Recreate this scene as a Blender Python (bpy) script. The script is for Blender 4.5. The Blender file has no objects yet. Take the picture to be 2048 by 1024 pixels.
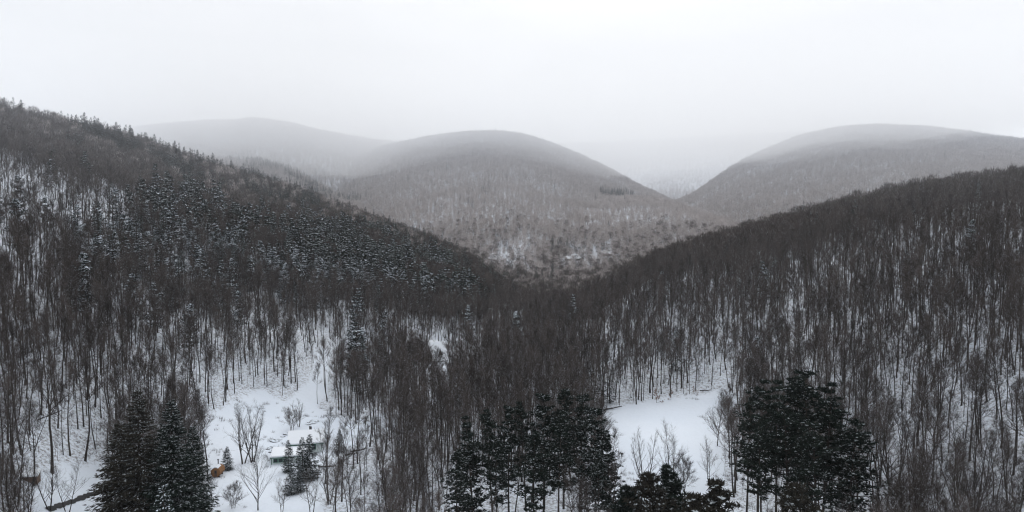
import bpy, math, random
import numpy as np
from mathutils import Vector, Matrix
R = math.radians
rng = np.random.default_rng(7)
random.seed(7)
SC = bpy.context.scene
COL = SC.collection

# ------------------------------------------------------------------ camera
CAMZ = 65.0
F = 1462.0                      # focal length in photograph pixels (2048 wide)
PITCH = math.atan(77.0 / F)     # looking slightly down; horizon near row 435
cam_d = bpy.data.cameras.new('camera')
cam = bpy.data.objects.new('camera', cam_d); COL.objects.link(cam)
cam.location = (0, 0, CAMZ)
cam.rotation_euler = (math.pi / 2 - PITCH, 0, 0)
cam_d.sensor_width = 36.0; cam_d.lens = 36.0 * F / 2048.0
cam_d.clip_start = 0.5; cam_d.clip_end = 30000
SC.camera = cam
SC.view_settings.view_transform = 'Standard'; SC.view_settings.look = 'None'
SC.view_settings.exposure = 0.29; SC.view_settings.gamma = 1.0
SC.cycles.max_bounces = 8; SC.cycles.diffuse_bounces = 2; SC.cycles.volume_bounces = 5
SC.cycles.transparent_max_bounces = 8; SC.cycles.filter_width = 1.2; SC.cycles.use_denoising = True

# ------------------------------------------------------------------ sky and sun (overcast)
SUN_EL, SUN_ROT = R(48), R(20)
w = bpy.data.worlds.new('World'); SC.world = w; w.use_nodes = True
nt = w.node_tree; nt.nodes.clear()
out = nt.nodes.new('ShaderNodeOutputWorld')
sky = nt.nodes.new('ShaderNodeTexSky'); sky.sky_type = 'NISHITA'; sky.sun_disc = False
sky.sun_elevation = SUN_EL; sky.sun_rotation = SUN_ROT
bgs = nt.nodes.new('ShaderNodeBackground'); bgs.inputs['Strength'].default_value = 0.1
nt.links.new(sky.outputs[0], bgs.inputs[0])
tc = nt.nodes.new('ShaderNodeTexCoord')
mp = nt.nodes.new('ShaderNodeMapping'); mp.inputs['Scale'].default_value = (1.8, 1.8, 7.0)
mp.inputs['Location'].default_value = (0.7, 0.2, 0.35)
nz = nt.nodes.new('ShaderNodeTexNoise'); nz.inputs['Scale'].default_value = 1.1
nz.inputs['Detail'].default_value = 5; nz.inputs['Roughness'].default_value = 0.5
cr = nt.nodes.new('ShaderNodeValToRGB')
cr.color_ramp.elements[0].position = 0.30; cr.color_ramp.elements[0].color = (0.62, 0.645, 0.68, 1)
cr.color_ramp.elements[1].position = 0.62; cr.color_ramp.elements[1].color = (0.93, 0.93, 0.935, 1)
nt.links.new(tc.outputs['Generated'], mp.inputs[0]); nt.links.new(mp.outputs[0], nz.inputs[0])
nt.links.new(nz.outputs['Fac'], cr.inputs[0])
sep = nt.nodes.new('ShaderNodeSeparateXYZ'); nt.links.new(tc.outputs['Generated'], sep.inputs[0])
zr = nt.nodes.new('ShaderNodeMapRange')       # the overcast is a little brighter overhead
zr.inputs['From Min'].default_value = 0.2; zr.inputs['From Max'].default_value = 1.0
zr.inputs['To Min'].default_value = 1.0; zr.inputs['To Max'].default_value = 1.7
nt.links.new(sep.outputs['Z'], zr.inputs['Value'])
hr_ = nt.nodes.new('ShaderNodeMapRange'); hr_.inputs['From Min'].default_value = 0.0; hr_.inputs['From Max'].default_value = 0.22
hr_.inputs['To Min'].default_value = 1.38; hr_.inputs['To Max'].default_value = .88
nt.links.new(sep.outputs['Z'], hr_.inputs['Value'])
ml_ = nt.nodes.new('ShaderNodeMath'); ml_.operation = 'MULTIPLY'
nt.links.new(zr.outputs[0], ml_.inputs[0]); nt.links.new(hr_.outputs[0], ml_.inputs[1])
bgc = nt.nodes.new('ShaderNodeBackground')
nt.links.new(cr.outputs[0], bgc.inputs[0]); nt.links.new(ml_.outputs[0], bgc.inputs[1])
mx = nt.nodes.new('ShaderNodeMixShader'); mx.inputs[0].default_value = 0.90
nt.links.new(bgs.outputs[0], mx.inputs[1]); nt.links.new(bgc.outputs[0], mx.inputs[2])
nt.links.new(mx.outputs[0], out.inputs['Surface'])
sun_d = bpy.data.lights.new('sun', 'SUN'); sun_d.energy = 0.5; sun_d.angle = R(25); sun_d.color = (1.0, 0.97, 0.93)
sun = bpy.data.objects.new('sun', sun_d); COL.objects.link(sun)
sun.rotation_euler = (math.pi / 2 - SUN_EL, 0, math.pi - SUN_ROT)

# ------------------------------------------------------------------ projection helpers
cP, sP = math.cos(PITCH), math.sin(PITCH)
def ray(px, py):
    x, u = (px - 1024) / F, (512 - py) / F
    return np.array([x, cP + u * sP, -sP + u * cP])
def azslope(px, py):
    d = ray(px, py); hr = math.hypot(d[0], d[1])
    return math.atan2(d[0], d[1]), d[2] / hr
def project(x, y, z):
    zc = z - CAMZ
    dep = y * cP - zc * sP
    up = y * sP + zc * cP
    dep = np.maximum(dep, 1e-3)
    return 1024 + F * x / dep, 512 - F * up / dep

# ------------------------------------------------------------------ smooth value noise
_tab = np.random.default_rng(3).random((256, 256))
def vnoise(x, y):
    xi, yi = np.floor(x).astype(int), np.floor(y).astype(int)
    fx, fy = x - xi, y - yi
    fx = fx * fx * (3 - 2 * fx); fy = fy * fy * (3 - 2 * fy)
    a = _tab[xi & 255, yi & 255]; b = _tab[(xi + 1) & 255, yi & 255]
    c = _tab[xi & 255, (yi + 1) & 255]; d = _tab[(xi + 1) & 255, (yi + 1) & 255]
    return (a * (1 - fx) + b * fx) * (1 - fy) + (c * (1 - fx) + d * fx) * fy
def fbm(x, y, o=4):
    s, a, t = 0, 1.0, 0
    for k in range(o):
        s = s + a * vnoise(x * 2 ** k + 17.3 * k, y * 2 ** k + 5.1 * k); t += a; a *= .5
    return s / t - .5

# ------------------------------------------------------------------ the land: hills as ridge + foot
AZ = np.radians(np.linspace(-70, 70, 1121))
def smooth(a, n):
    k = np.hanning(2 * n + 3); k /= k.sum()
    return np.convolve(np.pad(a, n + 1, mode='edge'), k, 'valid')
class Hill:
    # control points: (column, row of the skyline, distance of the ridge, tree height, distance of the foot)
    def __init__(s, pts, fall=.35, conc=1.6, n=12, back=.35, lift=.0):
        az, sl = zip(*[azslope(p[0], p[1]) for p in pts])
        s.r = smooth(np.interp(AZ, az, [p[2] for p in pts]), n)
        slp = smooth(np.interp(AZ, az, sl), n)
        th = np.interp(AZ, az, [p[3] for p in pts])
        s.h = CAMZ + slp * s.r - th
        s.f = smooth(np.interp(AZ, az, [p[4] for p in pts]), n)
        lo, hi = az[0], az[-1]
        over = np.maximum(0, lo - AZ) + np.maximum(0, AZ - hi)
        s.h = s.h - over * s.r * fall          # beyond its ends the hill sinks away
        s.conc = conc; s.back = back
        tt = np.linspace(.3, 1, 60)[:, None]
        for _ in range(4):                      # rounded shoulders must not stand above the skyline
            rr = s.f + tt * (s.r - s.f)
            k = np.argmax((s.h * s.prof(tt) + th - CAMZ) / rr, axis=0)
            pk = s.prof(tt[k, 0]); rk = rr[k, np.arange(len(AZ))]
            s.h = (CAMZ - th + slp * rk) / pk - over * s.r * fall
    def prof(s, t):
        return .25 * t + .75 * (1 - (1 - t) ** s.conc) if s.conc > 0 else .75 * t ** (-s.conc) + .25 * t * t * (3 - 2 * t)
    def __call__(s, az, r):
        rr = np.interp(az, AZ, s.r); hh = np.interp(az, AZ, s.h); ff = np.interp(az, AZ, s.f)
        t = (r - ff) / (rr - ff)
        tc_ = np.clip(t, 0, 1)
        p = s.prof(tc_)
        up = hh * p + np.minimum(t, 0) * (rr - ff) * .12
        d = np.maximum(r - rr, 0)
        back = d * d / (d + 120.0) * s.back
        return up - back
HL = Hill([(-700, 60, 620, 17, 100), (-300, 120, 650, 17, 115), (0, 207, 700, 16, 135), (100, 232, 730, 16, 150), (200, 252, 770, 16, 170),
           (300, 282, 810, 16, 195), (400, 320, 840, 16, 215), (500, 347, 860, 16, 240), (600, 378, 870, 16, 262),
           (700, 415, 850, 16, 290), (800, 452, 820, 16, 330), (900, 490, 730, 16, 380), (960, 524, 640, 16, 420), (1010, 568, 540, 16, 430)], fall=.5, conc=1.15)
HR = Hill([(940, 725, 270, 16, 240), (1000, 695, 285, 16, 240), (1060, 655, 310, 16, 245), (1130, 610, 360, 16, 250), (1200, 568, 410, 16, 256), (1300, 512, 490, 16, 256),
           (1400, 477, 560, 16, 250), (1500, 450, 610, 16, 240), (1600, 424, 620, 16, 225), (1700, 396, 600, 16, 205),
           (1850, 364, 560, 16, 175), (2048, 340, 520, 16, 145), (2400, 290, 480, 16, 115), (2900, 260, 460, 16, 100)], fall=.5, conc=2.3)
HM = Hill([(1080, 400, 1850, 14, 1130), (1200, 386, 1700, 14, 1130), (1290, 390, 1650, 14, 1120),
           (1350, 405, 1580, 14, 1100), (1410, 428, 1500, 14, 1080), (1480, 455, 1420, 14, 1080), (1560, 480, 1350, 14, 1080)], conc=1.7, fall=.3, n=20)
HD = Hill([(640, 345, 2700, 12, 1600), (700, 312, 2700, 12, 1450), (750, 294, 2650, 12, 1350), (795, 284, 2600, 12, 1250), (870, 270, 2500, 12, 1180), (950, 262, 2450, 12, 1140), (1020, 263, 2430, 12, 1140),
           (1100, 283, 2400, 12, 1150), (1180, 316, 2380, 12, 1250), (1250, 352, 2350, 12, 1400), (1310, 386, 2300, 12, 1600), (1400, 430, 2200, 12, 1600)], conc=1.5, n=20)
HFL = Hill([(-400, 230, 3400, 12, 1500), (200, 262, 3300, 12, 1500), (330, 250, 3250, 12, 1500), (430, 243, 3200, 12, 1500), (510, 234, 3100, 12, 1500), (600, 249, 3100, 12, 1550),
            (700, 270, 3150, 12, 1700), (790, 283, 3200, 12, 1900), (860, 300, 3200, 12, 2000), (960, 330, 3200, 12, 2000)], conc=1.6)
HFLL = Hill([(-500, 190, 4600, 12, 3000), (0, 204, 4500, 12, 3000), (100, 214, 4500, 12, 3000), (200, 232, 4500, 12, 3000), (300, 246, 4500, 12, 3000), (420, 262, 4500, 12, 3000)])
HSP = Hill([(300, 300, 2000, 14, 1300), (440, 313, 1950, 14, 1300), (520, 318, 1900, 14, 1300), (580, 340, 1850, 14, 1280), (640, 368, 1800, 14, 1250), (700, 395, 1700, 14, 1200),
            (770, 430, 1600, 14, 1150)], conc=1.6)
HFR = Hill([(1330, 410, 2300, 12, 1800), (1370, 395, 2350, 12, 1700), (1410, 370, 2400, 12, 1600), (1460, 335, 2500, 12, 1500), (1520, 300, 2600, 12, 1400), (1600, 270, 2650, 12, 1300), (1690, 256, 2650, 12, 1250),
            (1780, 250, 2600, 12, 1200), (1850, 253, 2550, 12, 1150), (1920, 263, 2500, 12, 1150), (1980, 273, 2500, 12, 1150), (2048, 280, 2450, 12, 1150), (2400, 300, 2400, 12, 1100)], conc=1.6)
HFB = Hill([(850, 300, 4300, 12, 2600), (1050, 292, 4300, 12, 2600), (1150, 286, 4300, 12, 2600), (1250, 281, 4300, 12, 2600), (1400, 274, 4300, 12, 2600),
            (1500, 268, 4300, 12, 2600), (1600, 262, 4300, 12, 2600), (1800, 262, 4300, 12, 2600)])
def smax(a, b, k):
    h = np.clip(.5 + .5 * (a - b) / k, 0, 1)
    return b * (1 - h) + a * h + k * h * (1 - h)
def Hgt(x, y):
    x = np.asarray(x, float); y = np.asarray(y, float)
    az = np.arctan2(x, y); r = np.hypot(x, y)
    azc = np.clip(az, AZ[0], AZ[-1])
    z = fbm(x / 90, y / 90) * 2.5 * np.clip((r - 60) / 200, 0, 1)
    nz_ = fbm(x / 210 + 7, y / 210 + 3)
    ns_ = fbm(x / 60 + 37, y / 60 + 13)
    z = z + fbm(x / 9 + 3, y / 9) * .55 * np.clip((600 - r) / 200, 0, 1)
    z = z + np.clip(r - 1000, 0, 1e9) * .004
    sm_ = lambda t: np.clip(t, 0, 1) ** 2 * (3 - 2 * np.clip(t, 0, 1))     # the creek has cut the valley floor deeper further up
    z = z - 17 * sm_((r - 400) / 150) * (1 - sm_((r - 1010) / 110)) * sm_((azc + .11) / .07) * (1 - sm_((azc - .20) / .10))
    gul = fbm(azc * 2400 / 170 + 5, r / 1500 + 9, 3) * 15 + fbm(x / 70 + 5, y / 70, 3) * 7
    for hl, k in ((HL, 5), (HR, 5), (HM, 12), (HSP, 12), (HD, 14), (HFR, 14), (HFL, 14), (HFB, 14), (HFLL, 14)):
        rr = np.interp(azc, AZ, hl.r); ff = np.interp(azc, AZ, hl.f)
        u = np.clip((r - ff) / (rr - ff), 0, 1)
        amp = np.sin(u * math.pi) * (rr - ff) * (.035 if rr.min() < 900 else .010)
        z = smax(z, hl(azc, r) + amp * (nz_ * 1.6 + ns_ * .35) + (u > 0) * np.minimum(u * 4, 1) * gul * (rr.min() > 1000), k)
    behind = np.clip((np.abs(az) - R(72)) / R(30), 0, 1)
    return z * (1 - behind)
def H1(x, y): return float(Hgt(np.array([x]), np.array([y]))[0])
def ground(px, py, r0=90, r1=5000):
    "where the line of sight through a pixel meets the land"
    d = ray(px, py); hr = math.hypot(d[0], d[1]); d = d / hr
    rs = np.geomspace(r0, r1, 1500)
    hit = np.nonzero(Hgt(d[0] * rs, d[1] * rs) > CAMZ + d[2] * rs)[0]
    r = rs[hit[0]] if len(hit) else r1
    x, y = d[0] * r, d[1] * r
    return x, y, H1(x, y)
def spot(px, r):
    az, _ = azslope(px, 800); x, y = math.sin(az) * r, math.cos(az) * r
    return x, y, H1(x, y)
def height_at(px, py, r):
    return CAMZ + azslope(px, py)[1] * r

# ------------------------------------------------------------------ materials
def new_mat(name):
    m = bpy.data.materials.new(name); m.use_nodes = True
    n = m.node_tree; b = n.nodes['Principled BSDF']
    b.inputs['Roughness'].default_value = .85
    b.inputs['Specular IOR Level'].default_value = .2
    return m, n, b
def N(n, t, **kw):
    o = n.nodes.new(t)
    for k, v in kw.items():
        if k in o.inputs: o.inputs[k].default_value = v
        else: setattr(o, k, v)
    return o
def ramp(n, fac, stops):
    c = n.nodes.new('ShaderNodeValToRGB')
    while len(c.color_ramp.elements) < len(stops): c.color_ramp.elements.new(.5)
    for e, (p, col) in zip(c.color_ramp.elements, stops):
        e.position = p; e.color = (*col, 1) if len(col) == 3 else col
    n.links.new(fac, c.inputs[0]); return c.outputs[0]
def mix(n, fac, a, b):
    m = n.nodes.new('ShaderNodeMix'); m.data_type = 'RGBA'
    for s, v in ((0, fac), (6, a), (7, b)):
        if isinstance(v, (int, float)): m.inputs[s].default_value = v
        elif isinstance(v, tuple): m.inputs[s].default_value = (*v, 1)
        else: n.links.new(v, m.inputs[s])
    return m.outputs[2]
def noise(n, scale, detail=3, vec=None, rough=.5):
    t = N(n, 'ShaderNodeTexNoise'); t.inputs['Scale'].default_value = scale
    t.inputs['Detail'].default_value = detail; t.inputs['Roughness'].default_value = rough
    if vec is None:
        g = N(n, 'ShaderNodeNewGeometry'); vec = g.outputs['Position']
    n.links.new(vec, t.inputs['Vector']); return t.outputs['Fac']
SNOW = (.70, .76, .83)
def snow_mask(n, lo, hi, cover, nscale=3.0):
    "snow lying on upward faces, broken up by noise"
    g = N(n, 'ShaderNodeNewGeometry'); s = N(n, 'ShaderNodeSeparateXYZ')
    n.links.new(g.outputs['Normal'], s.inputs[0])
    a = N(n, 'ShaderNodeMapRange'); a.inputs['From Min'].default_value = lo; a.inputs['From Max'].default_value = hi
    n.links.new(s.outputs['Z'], a.inputs['Value'])
    f = noise(n, nscale, 2)
    t = N(n, 'ShaderNodeMapRange'); t.inputs['From Min'].default_value = 1 - cover - .06; t.inputs['From Max'].default_value = 1 - cover + .06
    n.links.new(f, t.inputs['Value'])
    m = N(n, 'ShaderNodeMath', operation='MULTIPLY')
    n.links.new(a.outputs[0], m.inputs[0]); n.links.new(t.outputs[0], m.inputs[1])
    return m.outputs[0]
def frost_haze(n, z0, z1, amt):
    "rime on the trees plus summit mist painted into their colour, growing with altitude"
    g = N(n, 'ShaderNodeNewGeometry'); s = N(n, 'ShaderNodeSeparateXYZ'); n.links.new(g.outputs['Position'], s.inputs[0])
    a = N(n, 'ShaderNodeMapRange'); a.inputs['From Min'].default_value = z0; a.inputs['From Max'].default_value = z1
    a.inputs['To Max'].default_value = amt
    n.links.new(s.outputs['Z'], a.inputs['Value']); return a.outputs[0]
def tree_mat(name, c1, c2, cover, lo=.25, hi=.55, fr=True):
    m, n, b = new_mat(name)
    oi = N(n, 'ShaderNodeObjectInfo')
    c = mix(n, oi.outputs['Random'], c1, c2)
    c = mix(n, snow_mask(n, lo, hi, cover), c, SNOW)
    if fr: c = mix(n, frost_haze(n, 65, 300, .85), c, (.62, .64, .68))  # icy whitening that also paints the summit mist into the crowns
    b.inputs['Specular IOR Level'].default_value = .04
    n.links.new(c, b.inputs['Base Color']); return m
M = {}
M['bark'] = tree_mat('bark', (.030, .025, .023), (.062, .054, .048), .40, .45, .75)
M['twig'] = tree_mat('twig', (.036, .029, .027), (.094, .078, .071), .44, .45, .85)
M['rime_haze'] = tree_mat('rime_haze_twig', (.31, .275, .265), (.47, .425, .41), .40, .5, .9)  # icy twigs, with the pallor of distance haze painted into the colour
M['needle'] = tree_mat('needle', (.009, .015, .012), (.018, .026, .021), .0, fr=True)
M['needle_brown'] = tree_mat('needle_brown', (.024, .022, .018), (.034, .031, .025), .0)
m, n, b = new_mat('snow_clump'); b.inputs['Base Color'].default_value = (*SNOW, 1); M['snow'] = m
m, n, b = new_mat('snow_clump_thin'); b.inputs['Base Color'].default_value = (.46, .50, .52, 1); M['snow_thin'] = m
m, n, b = new_mat('snow_dusting'); c = mix(n, noise(n, 1.2, 3), (.10, .115, .12), (.52, .56, .59)); n.links.new(c, b.inputs['Base Color']); M['snow_dust'] = m
m, n, b = new_mat('beech_leaf'); b.inputs['Base Color'].default_value = (.22, .11, .07, 1); M['leaf'] = m

m, n, b = new_mat('snow_ground')
f1 = noise(n, .02, 4); f2 = noise(n, 1.3, 5, rough=.7)
c = ramp(n, f1, [(.35, (.64, .70, .78)), (.65, (.72, .77, .835))])
att = N(n, 'ShaderNodeAttribute', attribute_name='wood')
litter_shade = ramp(n, f2, [(.46, (0, 0, 0)), (.64, (1, 1, 1))])
lm = N(n, 'ShaderNodeMath', operation='MULTIPLY'); n.links.new(litter_shade, lm.inputs[0]); n.links.new(att.outputs['Fac'], lm.inputs[1])
c = mix(n, lm.outputs[0], c, (.20, .19, .19))  # fallen twigs and leaves, plus tree shade painted into the snow colour
n.links.new(c, b.inputs['Base Color'])
bp = N(n, 'ShaderNodeBump'); bp.inputs['Strength'].default_value = .5; bp.inputs['Distance'].default_value = .5
n.links.new(noise(n, .6, 5), bp.inputs['Height']); n.links.new(bp.outputs[0], b.inputs['Normal'])
M['ground'] = m
def flat_mat(name, c1, c2, scale=4, rough=.8, snow=0):
    m, n, b = new_mat(name)
    c = mix(n, noise(n, scale, 4), c1, c2)
    if snow: c = mix(n, snow_mask(n, .35, .6, snow, 1.5), c, SNOW)
    n.links.new(c, b.inputs['Base Color']); b.inputs['Roughness'].default_value = rough
    M[name] = m
flat_mat('rock', (.035, .033, .035), (.10, .095, .095), 2, snow=.6)
flat_mat('wall_white', (.52, .58, .58), (.60, .66, .65), 3)
flat_mat('trim_green', (.035, .12, .085), (.05, .16, .11), 6)
flat_mat('glass_dark', (.02, .025, .03), (.05, .06, .07), 1, .15)
flat_mat('cedar', (.20, .10, .045), (.30, .155, .07), 5)
flat_mat('dark_wood', (.03, .025, .022), (.07, .055, .045), 4)
flat_mat('brown_wood', (.09, .06, .045), (.14, .095, .07), 4)
flat_mat('metal_dark', (.03, .03, .035), (.05, .05, .055), 4, .5)
flat_mat('water', (.015, .018, .022), (.03, .035, .04), .6, .12)
flat_mat('brook_water', (.012, .013, .015), (.03, .03, .033), 1.5, .55)
flat_mat('roof_snow', (.72, .76, .81), (.76, .79, .83), 1)

# ------------------------------------------------------------------ mesh helpers
class MB:
    def __init__(s): s.v = []; s.f = []; s.m = []
    def tri(s, a, b, c, mi=0):
        k = len(s.v); s.v += [tuple(a), tuple(b), tuple(c)]; s.f.append((k, k + 1, k + 2)); s.m.append(mi)
    def quad(s, a, b, c, d, mi=0):
        k = len(s.v); s.v += [tuple(a), tuple(b), tuple(c), tuple(d)]; s.f.append((k, k + 1, k + 2, k + 3)); s.m.append(mi)
    def tube(s, pts, rad, n=5, mi=0):
        base = len(s.v)
        for i, (p, r) in enumerate(zip(pts, rad)):
            d = (pts[min(i + 1, len(pts) - 1)] - pts[max(i - 1, 0)])
            d = d.normalized() if d.length > 1e-6 else Vector((0, 0, 1))
            a = d.orthogonal().normalized() if abs(d.z) < .99 else Vector((1, 0, 0))
            if abs(d.z) >= .3: a = (Vector((1, 0, 0)) - d * d.x).normalized()
            b_ = d.cross(a)
            for k in range(n):
                t = 2 * math.pi * k / n
                s.v.append(tuple(p + (a * math.cos(t) + b_ * math.sin(t)) * r))
        for i in range(len(pts) - 1):
            for k in range(n):
                q = base + i * n
                s.f.append((q + k, q + (k + 1) % n, q + n + (k + 1) % n, q + n + k)); s.m.append(mi)
        s.f.append(tuple(base + (len(pts) - 1) * n + k for k in range(n))); s.m.append(mi)
    def box(s, c, sz, mi=0, rz=0):
        k = len(s.v); cz, sz_ = math.cos(rz), math.sin(rz)
        for dx in (-.5, .5):
            for dy in (-.5, .5):
                for dz in (-.5, .5):
                    x, y = dx * sz[0], dy * sz[1]
                    s.v.append((c[0] + x * cz - y * sz_, c[1] + x * sz_ + y * cz, c[2] + dz * sz[2]))
        for f in ((0, 1, 3, 2), (4, 6, 7, 5), (0, 4, 5, 1), (2, 3, 7, 6), (0, 2, 6, 4), (1, 5, 7, 3)):
            s.f.append(tuple(k + q for q in f)); s.m.append(mi)
    def mesh(s, name, mats):
        me = bpy.data.meshes.new(name)
        me.from_pydata(s.v, [], s.f); me.update()
        for q in mats: me.materials.append(M[q])
        me.polygons.foreach_set('material_index', s.m)
        return me
    def build(s, name, mats, parent=None):
        o = bpy.data.objects.new(name, s.mesh(name, mats)); COL.objects.link(o); o.parent = parent; return o
def tag(o, label, cat, group=None, kind=None):
    if label: o['label'] = label
    if cat: o['category'] = cat
    if group: o['group'] = group
    if kind: o['kind'] = kind
    return o
def empty(name, loc, rz=0, sc=1):
    o = bpy.data.objects.new(name, None); COL.objects.link(o); o.empty_display_size = .5
    o.location = loc; o.rotation_euler = (0, 0, rz); o.scale = (sc, sc, sc) if isinstance(sc, (int, float)) else sc
    return o

# ------------------------------------------------------------------ the ground sheet
az_in = np.radians(np.arange(-60, 60.01, .2)); az_out = np.radians(np.arange(63, 298, 3.0))
azs = np.concatenate([az_in, az_out])
rs = np.concatenate([[0.01], np.linspace(20, 90, 8), np.geomspace(96, 7900, 420)])
A, RR = np.meshgrid(azs, rs)
X, Y = np.sin(A) * RR, np.cos(A) * RR
Z = Hgt(X, Y)
nr, na = A.shape
vid = np.arange(nr * na).reshape(nr, na); nx = np.roll(vid, -1, axis=1)
faces = np.stack([vid[:-1], vid[1:], nx[1:], nx[:-1]], -1).reshape(-1, 4)
me = bpy.data.meshes.new('ground')
me.vertices.add(nr * na); me.vertices.foreach_set('co', np.stack([X, Y, Z], -1).reshape(-1).astype(np.float32))
me.loops.add(faces.size); me.loops.foreach_set('vertex_index', faces[:, ::-1].reshape(-1).astype(np.int32))
me.polygons.add(len(faces)); me.polygons.foreach_set('loop_start', np.arange(0, faces.size, 4, dtype=np.int32))
me.update(calc_edges=True); me.validate()
me.polygons.foreach_set('use_smooth', np.ones(len(me.polygons), bool))
gobj = bpy.data.objects.new('ground', me); COL.objects.link(gobj); gobj['kind'] = 'structure'
me.materials.append(M['ground'])

# ------------------------------------------------------------------ trees: builders
UP = Vector((0, 0, 1))
def rv(): return Vector((random.gauss(0, 1), random.gauss(0, 1), random.gauss(0, 1)))
def limb(p, d, L, segs, up=.15, wob=.12):
    pts = [p.copy()]
    for i in range(segs):
        d = (d + UP * up + rv() * wob).normalized(); p = p + d * (L / segs); pts.append(p.copy())
    return pts
def twig(mb, p, d, L, w, mi=0):
    d = d.normalized(); s = d.cross(rv()).normalized() * w
    mb.tri(p - s, p + s, p + d * L, mi)
def bare(seed, H=20, spread=3.2, cb=.45, nl=18, nb=6, ntw=6, tw=.035, sides=5, stems=1, ang=(.9, .35), r0=.2, lean=0, tl=1.3):
    "a leafless tree: returns trunk-and-limbs and the crown of finer branches and twigs"
    random.seed(seed); T, C = MB(), MB()
    for st in range(stems):
        if stems == 1: d0 = Vector((random.gauss(0, .06) + lean, random.gauss(0, .06), 1)); p0 = Vector((0, 0, -.6)); Hs = H
        else:
            a = 2 * math.pi * (st + random.random() * .5) / stems
            d0 = Vector((math.cos(a) * .22, math.sin(a) * .22, 1)); p0 = Vector((math.cos(a) * .3, math.sin(a) * .3, -.6)); Hs = H * random.uniform(.75, 1)
        segs = 9
        tr = limb(p0, d0.normalized(), Hs * .96, segs, .06, .045)
        rad = [r0 * (1.25 if i == 0 else 1) * (1 - .88 * i / segs) for i in range(segs + 1)]
        T.tube(tr, rad, sides)
        for k in range(nl):
            t = cb + (1 - cb) * (k + random.random()) / nl
            f = min(t * segs, segs - .01); i = int(f); p = tr[i].lerp(tr[i + 1], f - i)
            u = (t - cb) / (1 - cb)
            an = ang[0] * (1 - u) + ang[1] * u + random.gauss(0, .1)
            a = random.uniform(0, 2 * math.pi) + k * 2.4
            d = Vector((math.sin(an) * math.cos(a), math.sin(an) * math.sin(a), math.cos(an)))
            L = spread * (1.15 - .75 * u) * random.uniform(.7, 1.15) / max(.35, math.sin(ang[0]))
            L = min(L, (Hs * 1.02 - p.z) / max(.3, math.cos(an)) + 1)
            rb = r0 * (1 - .88 * t) * .55
            lp = limb(p, d, L, 4, .07, .17)
            T.tube(lp, [rb, rb * .8, rb * .6, rb * .4, rb * .15], 3 if sides < 6 else 4)
            for q in range(nb):
                s = .25 + .75 * (q + random.random()) / nb
                g = min(s * 4, 3.99); j = int(g); pb = lp[j].lerp(lp[j + 1], g - j)
                db = ((lp[j + 1] - lp[j]).normalized() + rv() * .42 + UP * .25).normalized()
                Lb = L * .42 * (1.2 - .6 * s)
                w = max(tw * .9, rb * .28)
                bp_ = limb(pb, db, Lb, 2, .12, .15)
                C.tube(bp_, [w * .6, w * .45, w * .2], 3)
                for _ in range(ntw):
                    h = random.random() ** .7 * 1.98; jj = int(h); pt = bp_[jj].lerp(bp_[jj + 1], h - jj)
                    twig(C, pt, db + rv() * .55 + UP * .2, tl * random.uniform(.5, 1.1), tw * .5)
        # leader twigs
        for _ in range(ntw * 3):
            twig(C, tr[-1] - UP * random.random() * 1.5, UP + rv() * .4, tl * random.uniform(.6, 1.2), tw * .5)
    return T, C
def bare_far(seed, H=18, W=3.4, n=110, tw=.11, cb=.5, r0=.2):
    random.seed(seed); T, C = MB(), MB()
    tr = limb(Vector((0, 0, -1)), UP.copy(), H * .9, 4, .0, .05)
    T.tube(tr, [r0, r0 * .85, r0 * .6, r0 * .35, r0 * .1], 3)
    for k in range(7):
        t = random.uniform(cb, .85); f = t * 4; i = int(f); p = tr[i].lerp(tr[i + 1], f - i)
        a = random.uniform(0, 6.28); d = Vector((math.cos(a) * .6, math.sin(a) * .6, .8)).normalized()
        q = p + d * W * random.uniform(.8, 1.3)
        s = d.cross(UP).normalized() * r0 * .3
        T.tri(p - s, p + s, q)
    for k in range(n):
        u = random.random(); a = random.uniform(0, 6.28)
        z = H * (cb + (1 - cb) * u)
        rmax = W * math.sqrt(max(.05, 1 - ((u - .45) / .62) ** 2)); rr_ = rmax * math.sqrt(random.random())
        p = Vector((math.cos(a) * rr_, math.sin(a) * rr_, z - .7))
        d = Vector((math.cos(a) * .5 * rr_ / W, math.sin(a) * .5 * rr_ / W, .8)) + rv() * .28
        twig(C, p, d, random.uniform(1.6, 2.8) * H / 18, tw)
    return T, C
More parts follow.
